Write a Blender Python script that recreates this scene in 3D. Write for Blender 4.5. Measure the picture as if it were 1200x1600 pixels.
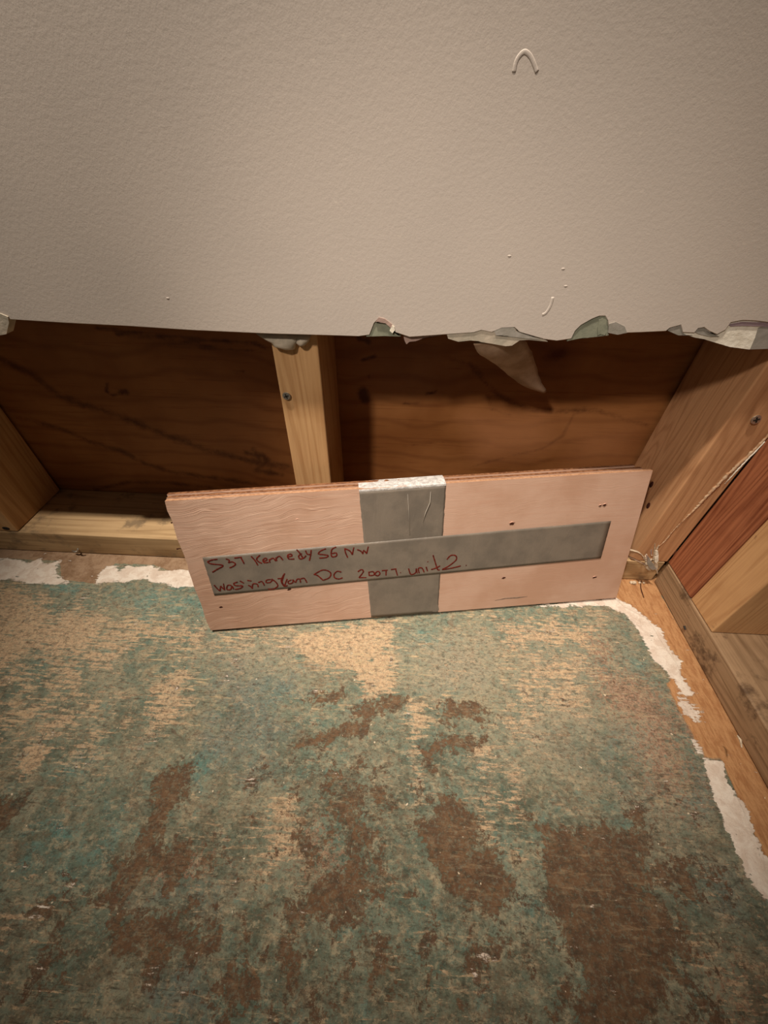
import bpy, bmesh, math, random
import numpy as np
from mathutils import Vector, Matrix, noise as mnoise
random.seed(7)
for o in list(bpy.data.objects): bpy.data.objects.remove(o)
SC = bpy.context.scene
COL = SC.collection

# ------------------------------------------------------------------ camera
CAMZ = 0.422
F, CX, CY = 610.0, 600.0, 800.0
AX = Vector((0.99874469, 0.04454546, -0.02290718))     # world X seen from the camera (right, down, forward)
AY = Vector((0.04718004, -0.68297302, 0.72891830))
AZ = Vector((0.01682502, -0.72908405, -0.68421734))
CAM = Vector((0, 0, CAMZ))
cd = bpy.data.cameras.new('camera'); cam = bpy.data.objects.new('camera', cd); COL.objects.link(cam)
right = Vector((AX.x, AY.x, AZ.x)); down = Vector((AX.y, AY.y, AZ.y)); fwd = Vector((AX.z, AY.z, AZ.z))
m = Matrix((right, -down, -fwd)).transposed().to_4x4(); m.translation = CAM
cam.matrix_world = m
cd.sensor_fit = 'VERTICAL'; cd.sensor_height = 36; cd.lens = F*36/1600; cd.clip_start = 0.01
SC.camera = cam

# ------------------------------------------------------------------ light
SC.view_settings.view_transform = 'Standard'; SC.view_settings.look = 'None'
SC.view_settings.gamma = 1; SC.view_settings.exposure = 0.05
w = bpy.data.worlds.new('world'); SC.world = w; w.use_nodes = True
w.node_tree.nodes['Background'].inputs[0].default_value = (1.0, 0.88, 0.78, 1)
w.node_tree.nodes['Background'].inputs[1].default_value = 0.10

def lamp(name, kind, loc, aim, power, color, size=0.05, spot=None, blend=1.0):
    l = bpy.data.lights.new(name, kind); o = bpy.data.objects.new(name, l); COL.objects.link(o)
    o.location = loc; l.energy = power; l.color = color
    d = Vector(aim)-Vector(loc); o.rotation_euler = d.to_track_quat('-Z', 'Y').to_euler()
    if kind == 'AREA': l.shape = 'DISK'; l.size = size
    else: l.shadow_soft_size = size
    if spot: l.spot_size = math.radians(spot); l.spot_blend = blend
    return o
lamp('ceiling_spot', 'SPOT', (-0.42, -0.04, 2.35), (-0.02, 0.40, 0), 320, (1, 0.90, 0.79), 0.05, 28, 1.0)
lamp('hand_torch', 'SPOT', (-0.36, -0.29, 0.95), (0.15, 0.33, 0.07), 30, (1, 0.89, 0.79), 0.04, 38, 1.0)

# ------------------------------------------------------------------ pixel rays of the photograph, hit on real planes
def ray(px, py):
    c = Vector(((px-CX), (py-CY), F))
    return Vector((AX.dot(c), AY.dot(c), AZ.dot(c)))
def at(px, py, axis, val):
    d = ray(px, py); t = (val-CAM[axis])/d[axis]
    return CAM + d*t
def floor_pt(px, py, z=0.0): return at(px, py, 2, z)

# ------------------------------------------------------------------ object helpers
def link_mesh(name, bm, mat, parent=None, smooth=False):
    if parent is not None:
        bmesh.ops.translate(bm, verts=bm.verts, vec=-parent_origin(parent))
    me = bpy.data.meshes.new(name); bm.normal_update(); bm.to_mesh(me); bm.free()
    if smooth:
        for p in me.polygons: p.use_smooth = True
    o = bpy.data.objects.new(name, me); COL.objects.link(o)
    if mat: me.materials.append(mat)
    if parent is not None: o.parent = parent
    return o
def parent_origin(p):
    v = Vector((0, 0, 0))
    while p is not None:
        v += p.location; p = p.parent
    return v
def thing(name, label, cat, loc, group=None):
    o = bpy.data.objects.new(name, None); COL.objects.link(o); o.empty_display_size = 0.02
    o.location = loc; o['label'] = label; o['category'] = cat
    if group: o['group'] = group
    return o
def tag(o, label, cat, group=None):
    o['label'] = label; o['category'] = cat
    if group: o['group'] = group
    return o
def structure(o): o['kind'] = 'structure'; return o

def box_bm(x0, x1, y0, y1, z0, z1, bevel=0.0025, bm=None, cuts=0):
    own = bmesh.new()
    r = bmesh.ops.create_cube(own, size=1)
    bmesh.ops.scale(own, verts=own.verts, vec=(x1-x0, y1-y0, z1-z0))
    bmesh.ops.translate(own, verts=own.verts, vec=((x0+x1)/2, (y0+y1)/2, (z0+z1)/2))
    if bevel: bmesh.ops.bevel(own, geom=list(own.edges), offset=bevel, segments=3, profile=0.5, affect='EDGES')
    if bm is None: return own
    me = bpy.data.meshes.new('t'); own.to_mesh(me); own.free(); bm.from_mesh(me); bpy.data.meshes.remove(me)
    return bm

def tube_bm(pts, radii, seg=8, bm=None, flat=None):
    """tube through pts; flat=(normal, factor) squashes it along a normal"""
    if bm is None: bm = bmesh.new()
    pts = [Vector(p) for p in pts]; rings = []
    if not hasattr(radii, '__len__'): radii = [radii]*len(pts)
    for i, p in enumerate(pts):
        t = (pts[min(i+1, len(pts)-1)]-pts[max(i-1, 0)]).normalized()
        a = Vector(flat[0]) if flat else (Vector((0, 0, 1)) if abs(t.z) < 0.9 else Vector((1, 0, 0)))
        a = (a-t*a.dot(t)).normalized(); b = t.cross(a)
        k = flat[1] if flat else 1
        rings.append([bm.verts.new(p+(a*math.cos(q)*k+b*math.sin(q))*radii[i]) for q in [2*math.pi*j/seg for j in range(seg)]])
    for r0, r1 in zip(rings, rings[1:]):
        for j in range(seg): bm.faces.new((r0[j], r0[(j+1) % seg], r1[(j+1) % seg], r1[j]))
    bm.faces.new(rings[0][::-1]); bm.faces.new(rings[-1])
    return bm
def smooth_path(pts, n=4):
    pts = [Vector(p) for p in pts]
    if len(pts) < 3: return pts
    out = []
    for i in range(len(pts)-1):
        p0, p1, p2, p3 = pts[max(i-1, 0)], pts[i], pts[i+1], pts[min(i+2, len(pts)-1)]
        for k in range(n):
            t = k/n
            out.append(0.5*((2*p1)+(-p0+p2)*t+(2*p0-5*p1+4*p2-p3)*t*t+(-p0+3*p1-3*p2+p3)*t**3))
    return out+[pts[-1]]
def slab_poly(pts, normal, thick, bm=None):
    """closed prism: outline pts (world), extruded by thick along normal"""
    if bm is None: bm = bmesh.new()
    n = Vector(normal).normalized()*thick
    a = [bm.verts.new(Vector(p)) for p in pts]; b = [bm.verts.new(Vector(p)+n) for p in pts]
    f1 = bm.faces.new(a); f2 = bm.faces.new(b[::-1]); k = len(a)
    for i in range(k): bm.faces.new((a[i], b[i], b[(i+1) % k], a[(i+1) % k]))
    bmesh.ops.triangulate(bm, faces=[f1, f2])
    bmesh.ops.recalc_face_normals(bm, faces=bm.faces)
    return bm

# ------------------------------------------------------------------ material helpers
def lin(c):
    return tuple(((v/255)/12.92 if v/255 <= 0.04045 else ((v/255+0.055)/1.055)**2.4) for v in c)+(1,)
class NT:
    def __init__(s, name):
        s.m = bpy.data.materials.new(name); s.m.use_nodes = True; s.t = s.m.node_tree
        s.b = s.t.nodes['Principled BSDF']; s.coord = s.t.nodes.new('ShaderNodeTexCoord').outputs['Object']
        s.b.inputs['Specular IOR Level'].default_value = 0.25
    def link(s, a, b): s.t.links.new(a, b)
    def put(s, sock, v):
        if isinstance(v, bpy.types.NodeSocket): s.link(v, sock)
        elif isinstance(v, (tuple, list)) and len(v) == 3 and sock.type == 'RGBA': sock.default_value = (*v, 1)
        else: sock.default_value = v
    def mapping(s, scale=(1, 1, 1), vec=None, loc=(0, 0, 0), rot=(0, 0, 0)):
        n = s.t.nodes.new('ShaderNodeMapping'); s.put(n.inputs[0], vec or s.coord)
        n.inputs['Scale'].default_value = scale; n.inputs['Rotation'].default_value = rot
        s.put(n.inputs['Location'], loc); return n.outputs[0]
    def noise(s, scale, detail=4, rough=0.55, vec=None, dist=0.0):
        n = s.t.nodes.new('ShaderNodeTexNoise'); s.put(n.inputs['Vector'], vec or s.coord)
        n.inputs['Scale'].default_value = scale; n.inputs['Detail'].default_value = detail
        n.inputs['Roughness'].default_value = rough; n.inputs['Distortion'].default_value = dist
        return n.outputs[0]
    def math(s, op, a, b=0.0, c=0.0):
        n = s.t.nodes.new('ShaderNodeMath'); n.operation = op
        s.put(n.inputs[0], a); s.put(n.inputs[1], b); s.put(n.inputs[2], c); return n.outputs[0]
    def vmath(s, op, a, b):
        n = s.t.nodes.new('ShaderNodeVectorMath'); n.operation = op
        s.put(n.inputs[0], a); s.put(n.inputs[1], b); return n.outputs[0]
    def remap(s, v, a, b, c=0.0, d=1.0):
        n = s.t.nodes.new('ShaderNodeMapRange'); n.interpolation_type = 'SMOOTHSTEP'
        for i, x in enumerate((v, a, b, c, d)): s.put(n.inputs[i], x)
        return n.outputs[0]
    def mix(s, f, a, b, mode='MIX'):
        n = s.t.nodes.new('ShaderNodeMix'); n.data_type = 'RGBA'; n.blend_type = mode
        s.put(n.inputs[0], f); s.put(n.inputs[6], a); s.put(n.inputs[7], b); return n.outputs[2]
    def attr(s, name):
        n = s.t.nodes.new('ShaderNodeAttribute'); n.attribute_name = name
        q = s.t.nodes.new('ShaderNodeSeparateColor'); s.link(n.outputs['Color'], q.inputs[0]); return q.outputs
    def out(s, col, rough=0.7, height=None, strength=0.3, distance=0.002):
        s.put(s.b.inputs['Base Color'], col); s.put(s.b.inputs['Roughness'], rough)
        if height is not None:
            n = s.t.nodes.new('ShaderNodeBump'); n.inputs['Strength'].default_value = strength
            n.inputs['Distance'].default_value = distance; s.put(n.inputs['Height'], height)
            s.link(n.outputs[0], s.b.inputs['Normal'])
        return s.m

def wood(name, light, dark, axis=0, rings=1.0, contrast=1.0, grain=1.0, bump=0.25, rough=0.62, spots=0.0, tint=None):
    s = NT(name)
    info = s.t.nodes.new('ShaderNodeObjectInfo').outputs['Random']
    off = s.t.nodes.new('ShaderNodeCombineXYZ')
    for i, k in enumerate((3.1, 5.7, 8.3)): s.link(s.math('MULTIPLY', info, k), off.inputs[i])
    base = s.vmath('ADD', s.coord, off.outputs[0])
    sc = [28.0*rings]*3; sc[axis] = 1.3
    big = s.noise(1.0, 2, 0.5, s.mapping(tuple(sc), base), 0.6)
    r = s.math('FRACT', s.math('MULTIPLY', big, 14.0))
    r = s.math('SUBTRACT', 1.0, s.math('ABSOLUTE', s.math('MULTIPLY_ADD', r, 2.0, -1.0)))
    ringf = s.remap(r, 0.35, 1.0)
    sc2 = [420.0*grain]*3; sc2[axis] = 12.0
    fib = s.noise(1.0, 4, 0.65, s.mapping(tuple(sc2), base))
    blot = s.noise(14, 4, 0.6, base)
    f = s.math('MULTIPLY_ADD', ringf, 0.45*contrast, s.math('MULTIPLY', s.remap(fib, 0.35, 0.7), 0.38*contrast))
    f = s.math('ADD', f, s.math('MULTIPLY', s.remap(blot, 0.45, 0.75), 0.3*contrast))
    c = s.mix(f, lin(light), lin(dark))
    if tint: c = s.mix(s.remap(s.noise(22, 5, 0.7, base), 0.52, 0.66), c, lin(tint))
    if spots: c = s.mix(s.math('MULTIPLY', s.remap(s.noise(60, 3, 0.5, base), 0.68, 0.74), spots), c, lin((50, 28, 14)))
    h = s.math('ADD', s.math('MULTIPLY', fib, 0.6), s.math('MULTIPLY', ringf, -0.3))
    return s.out(c, rough, h, bump, 0.0012)

M_stud = wood('stud_wood', (200, 158, 110), (158, 112, 68), 2, 0.8, 0.8)
M_stud_right = wood('corner_stud_wood', (196, 148, 106), (150, 102, 66), 2, 0.8, 0.8)
M_red = wood('reddish_stud_wood', (166, 104, 70), (112, 58, 34), 2, 1.3, 1.1, bump=0.5)
M_light = wood('pale_stud_wood', (202, 158, 110), (165, 118, 76), 2, 1.0, 0.8, spots=0.4)
M_plate = wood('plate_wood', (190, 158, 116), (140, 110, 74), 0, 0.8, 0.9, tint=(132, 110, 82))
M_plate_r = wood('grey_plate_wood', (160, 130, 98), (112, 86, 60), 1, 0.7, 0.9, tint=(96, 74, 54))

def simple(name, c, rough=0.6, metal=0.0, vary=None, nscale=80, bump=0.0, bscale=200, spec=0.25):
    s = NT(name); s.b.inputs['Metallic'].default_value = metal; s.b.inputs['Specular IOR Level'].default_value = spec
    col = lin(c)
    if vary: col = s.mix(s.remap(s.noise(nscale, 4, 0.6), 0.35, 0.65), lin(c), lin(vary))
    return s.out(col, rough, s.noise(bscale, 4, 0.6) if bump else None, bump, 0.001)
M_metal = simple('screw_steel', (196, 192, 182), 0.32, 0.9)
M_ridge = simple('worn_compound', (206, 178, 146), 0.9, vary=(186, 142, 104), nscale=240, bump=0.4)
M_black = simple('screw_recess', (34, 28, 22), 0.6)
M_hole = simple('hole_shadow_wood', (60, 26, 14), 0.9)
M_splinter = simple('raised_splinter_wood', (206, 160, 136), 0.8)
M_green = simple('green_face_paper', (138, 138, 118), 0.85, vary=(122, 124, 106), bump=0.2)
M_gypsum = simple('gypsum_core', (250, 242, 224), 0.95, vary=(226, 216, 196), bump=0.5)
M_compound = simple('joint_compound', (186, 172, 152), 0.85, vary=(164, 154, 136), bump=0.5, bscale=120)
M_compound_d = simple('thin_compound_smear', (168, 140, 116), 0.9, vary=(146, 118, 94), nscale=60, bump=0.3)
M_paper = simple('torn_paper', (182, 156, 142), 0.9, vary=(158, 132, 120), bump=0.3)
M_greypaper = simple('grey_torn_paper', (158, 150, 140), 0.9, vary=(140, 134, 122), bump=0.3)
M_red_ink = simple('red_marker_ink', (104, 24, 10), 0.6, vary=(70, 16, 8), nscale=500)
M_fluff = simple('dried_compound_crumbs', (216, 196, 168), 0.9, vary=(168, 148, 122), nscale=200)
M_edge_light = simple('ply_pale_edge', (182, 140, 108), 0.8, vary=(160, 116, 84), nscale=300)
M_edge = simple('ply_brown_edge', (140, 96, 64), 0.85, vary=(96, 58, 34), nscale=250)

# ------------------------------------------------------------------ painted masks on fine grids
def segdist(P, poly, closed=True):
    n = len(poly); d = np.full(len(P), 1e9); inside = np.zeros(len(P), bool)
    for i in range(n if closed else n-1):
        a = np.array(poly[i]); b = np.array(poly[(i+1) % n]); ab = b-a
        t = np.clip(((P-a)@ab)/max(ab@ab, 1e-12), 0, 1)
        q = a+t[:, None]*ab; d = np.minimum(d, np.hypot(P[:, 0]-q[:, 0], P[:, 1]-q[:, 1]))
        if closed:
            c = (a[1] > P[:, 1]) != (b[1] > P[:, 1])
            with np.errstate(divide='ignore', invalid='ignore'):
                inside ^= c & (P[:, 0] < (b[0]-a[0])*(P[:, 1]-a[1])/(b[1]-a[1]+1e-15)+a[0])
    return np.where(inside, d, -d) if closed else d
def mask_attrs(me, P2, layers, names):
    """layers: list of (channel index, 'poly'|'line', points2d, soft/width in m, value)"""
    arr = np.zeros((len(P2), 3*len(names)))
    for ch, kind, pts, soft, val in layers:
        if kind == 'poly': v = np.clip(0.5+segdist(P2, pts)/(2*soft), 0, 1)
        else: v = np.clip(1.0-segdist(P2, pts, False)/soft, 0, 1)
        arr[:, ch] = np.maximum(arr[:, ch], v*val)
    for k, nm in enumerate(names):
        a = me.attributes.new(nm, 'FLOAT_COLOR', 'POINT')
        c = np.ones((len(P2), 4)); c[:, :3] = arr[:, 3*k:3*k+3]
        a.data.foreach_set('color', c.astype(np.float32).ravel())
def grid_mesh(name, us, vs, fn, thick=None):
    """grid of points fn(U, V) -> arrays (x, y, z)"""
    U, V = np.meshgrid(us, vs); x, y, z = fn(U, V)
    co = np.stack([x, y, z], -1).reshape(-1, 3); nu, nv = len(us), len(vs)
    i = np.arange(nu*nv).reshape(nv, nu)
    f = np.stack([i[:-1, :-1], i[:-1, 1:], i[1:, 1:], i[1:, :-1]], -1).reshape(-1, 4)
    me = bpy.data.meshes.new(name); me.from_pydata(co.tolist(), [], f.tolist())
    return me, co

# ================================================================== FLOOR
def floor_material():
    s = NT('scraped_painted_subfloor')
    A, B, C = s.attr('mask_a'), s.attr('mask_b'), s.attr('mask_c')
    streak = s.noise(1, 6, 0.7, s.mapping((45, 330, 1), rot=(0, 0, 0.03)), 0.5)
    streak2 = s.noise(1, 5, 0.7, s.mapping((300, 60, 1)), 0.3)
    big = s.noise(14, 5, 0.6, dist=0.6); mid = s.noise(75, 6, 0.68, dist=0.5); fine = s.noise(420, 5, 0.75)
    fine2 = s.noise(260, 6, 0.8, s.mapping((1, 1, 1), loc=(3, 5, 0)))
    mix1 = s.math('ADD', s.math('MULTIPLY', streak, 0.45), s.math('MULTIPLY', mid, 0.55))
    # paint layers left on the boards: grey-teal, olive, cream showing through
    c = s.mix(s.remap(big, 0.38, 0.62), lin((112, 126, 108)), lin((142, 140, 116)))
    c = s.mix(s.math('MULTIPLY', s.remap(mid, 0.48, 0.62), 0.65), c, lin((174, 156, 124)))
    c = s.mix(s.math('MULTIPLY', s.remap(s.noise(46, 6, 0.75, s.mapping(loc=(7, 1, 0)), 0.8), 0.54, 0.66), 0.55), c, lin((90, 134, 124)))
    c = s.mix(s.math('MULTIPLY', s.remap(s.noise(40, 6, 0.8, s.mapping((1, 2.2, 1), loc=(1, 9, 0)), 0.8), 0.54, 0.64), 0.65), c, lin((118, 90, 70)))
    sx = s.t.nodes.new('ShaderNodeSeparateXYZ'); s.link(s.coord, sx.inputs[0])
    near = s.remap(s.math('MULTIPLY_ADD', big, 0.25, sx.outputs[1]), 0.16, 0.36, 1.0, 0.0)  # near film: brown and green dirt, also paints the floor's fall into shade
    c = s.mix(s.math('MULTIPLY', near, s.remap(s.noise(30, 7, 0.75, s.mapping(loc=(11, 2, 0)), 0.6), 0.47, 0.59, 0.05, 0.62)), c, lin((92, 78, 58)))
    c = s.mix(s.math('MULTIPLY', near, s.remap(s.noise(18, 7, 0.75, s.mapping(loc=(1, 22, 0)), 0.6), 0.46, 0.58, 0.0, 0.5)), c, lin((66, 84, 70)))
    def layer(c, mask, col, col2, nz, amp=1.2, e=0.06, op=1.0, thr=0.5, colnoise=None):
        v = s.math('MULTIPLY_ADD', s.math('SUBTRACT', nz, 0.5), amp*2, mask)
        f = s.math('MULTIPLY', s.remap(v, thr-e, thr+e), op)
        cc = s.mix(s.remap(colnoise or fine, 0.40, 0.62), lin(col), lin(col2))
        return s.mix(f, c, cc), f
    tear = s.noise(38, 8, 0.78, dist=0.3)
    bl = s.math('ADD', s.math('MULTIPLY', tear, 0.75), s.math('MULTIPLY', fine2, 0.25))
    st = s.math('ADD', s.math('MULTIPLY', streak, 0.55), s.math('MULTIPLY', tear, 0.45))
    st2 = s.math('ADD', s.math('MULTIPLY', streak, 0.5), s.math('MULTIPLY', mid, 0.5))
    c, _ = layer(c, C[1], (172, 158, 132), (150, 142, 120), bl, 1.2, 0.4, 0.75)          # smooth beige film
    c, fT = layer(c, A[1], (218, 184, 146), (194, 160, 124), st, 3.6, 0.10, 0.85)        # cream streaks
    c, _ = layer(c, A[2], (96, 148, 136), (80, 124, 116), bl, 2.2, 0.25, 0.7)            # teal
    c, _ = layer(c, C[2], (108, 120, 112), (94, 106, 100), tear, 1.6, 0.35, 0.6)         # blue grey
    c, fP = layer(c, C[0], (184, 146, 118), (138, 102, 80), fine2, 1.8, 0.2, 0.85)       # pinkish scuffed
    c, fB = layer(c, A[0], (114, 84, 58), (90, 64, 44), bl, 2.3, 0.08, 0.95, colnoise=mid)  # brown bare
    c, _ = layer(c, B[2], (84, 76, 62), (60, 54, 44), st2, 2.4, 0.30, 0.6)               # dark grime
    # fine scuffs over everything but the bare strip
    zone = s.remap(s.noise(9, 3, 0.5, s.mapping(loc=(3, 3, 9))), 0.44, 0.56)
    zone2 = s.remap(s.noise(12, 3, 0.5, s.mapping(loc=(6, 1, 2))), 0.44, 0.56)
    grit = s.noise(150, 8, 0.85, s.mapping((1, 1.8, 1), loc=(8, 3, 1)), 0.2)
    grit2 = s.noise(95, 8, 0.85, s.mapping((1, 1.5, 1), rot=(0, 0, 0.5), loc=(2, 6, 5)), 0.2)
    grit3 = s.noise(1, 7, 0.8, s.mapping((60, 420, 1), loc=(4, 4, 0)))
    c = s.mix(s.math('MULTIPLY', s.remap(grit, 0.49, 0.59), 0.68), c, lin((62, 62, 50)))
    c = s.mix(s.math('MULTIPLY', s.math('MULTIPLY', s.remap(grit2, 0.50, 0.62), s.math('MULTIPLY_ADD', fB, -0.4, 0.55)), 1.0), c, lin((192, 172, 138)))
    c = s.mix(s.math('MULTIPLY', s.remap(fine2, 0.50, 0.60), 0.4), c, lin((108, 78, 58)))
    c = s.mix(s.math('MULTIPLY', s.remap(s.noise(330, 5, 0.8, s.mapping(loc=(5, 5, 5))), 0.52, 0.60), 0.35), c, lin((128, 140, 122)))
    c = s.mix(s.math('MULTIPLY', s.math('MULTIPLY', s.remap(grit3, 0.54, 0.62), zone), 0.65), c, lin((70, 58, 44)))
    c = s.mix(s.math('MULTIPLY', s.math('MULTIPLY', s.remap(streak, 0.55, 0.63), zone2), s.math('MULTIPLY_ADD', s.math('MAXIMUM', near, fB), -0.45, 0.62)), c, lin((206, 180, 138)))
    c, fR = layer(c, B[1], (196, 146, 98), (172, 120, 76), mid, 0.35, 0.12, 1.0, colnoise=streak2)
    c = s.mix(s.math('MULTIPLY', fR, s.remap(sx.outputs[0], 0.1, 0.3, 0.85, 0.0)), c, s.mix(s.remap(tear, 0.42, 0.6), lin((164, 138, 112)), lin((128, 102, 78))))  # bare wood strip
    c, fW = layer(c, B[0], (240, 226, 208), (222, 202, 182), s.math('ADD', s.math('MULTIPLY', tear, 0.6), s.math('MULTIPLY', streak, 0.4)), 2.25, 0.05, 1.0, colnoise=mid)  # white compound
    c = s.mix(s.math('MULTIPLY', s.remap(s.noise(190, 2, 0.4, s.mapping(loc=(2, 2, 2))), 0.755, 0.775), 0.9), c, lin((226, 206, 176)))
    h = s.math('ADD', s.math('MULTIPLY', fine2, 0.5), s.math('MULTIPLY', mid, 0.7))
    h = s.math('ADD', h, s.math('MULTIPLY', streak, 0.4))
    h = s.math('ADD', h, s.math('MULTIPLY', fW, 0.5)); h = s.math('SUBTRACT', h, s.math('MULTIPLY', fB, 0.25))
    h = s.math('SUBTRACT', h, s.math('MULTIPLY', fR, 0.3))
    s.b.inputs['Specular IOR Level'].default_value = 0.3
    return s.out(c, s.remap(mid, 0.3, 0.7, 0.5, 0.8), s.math('ADD', h, grit), 0.7, 0.0026)

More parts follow.
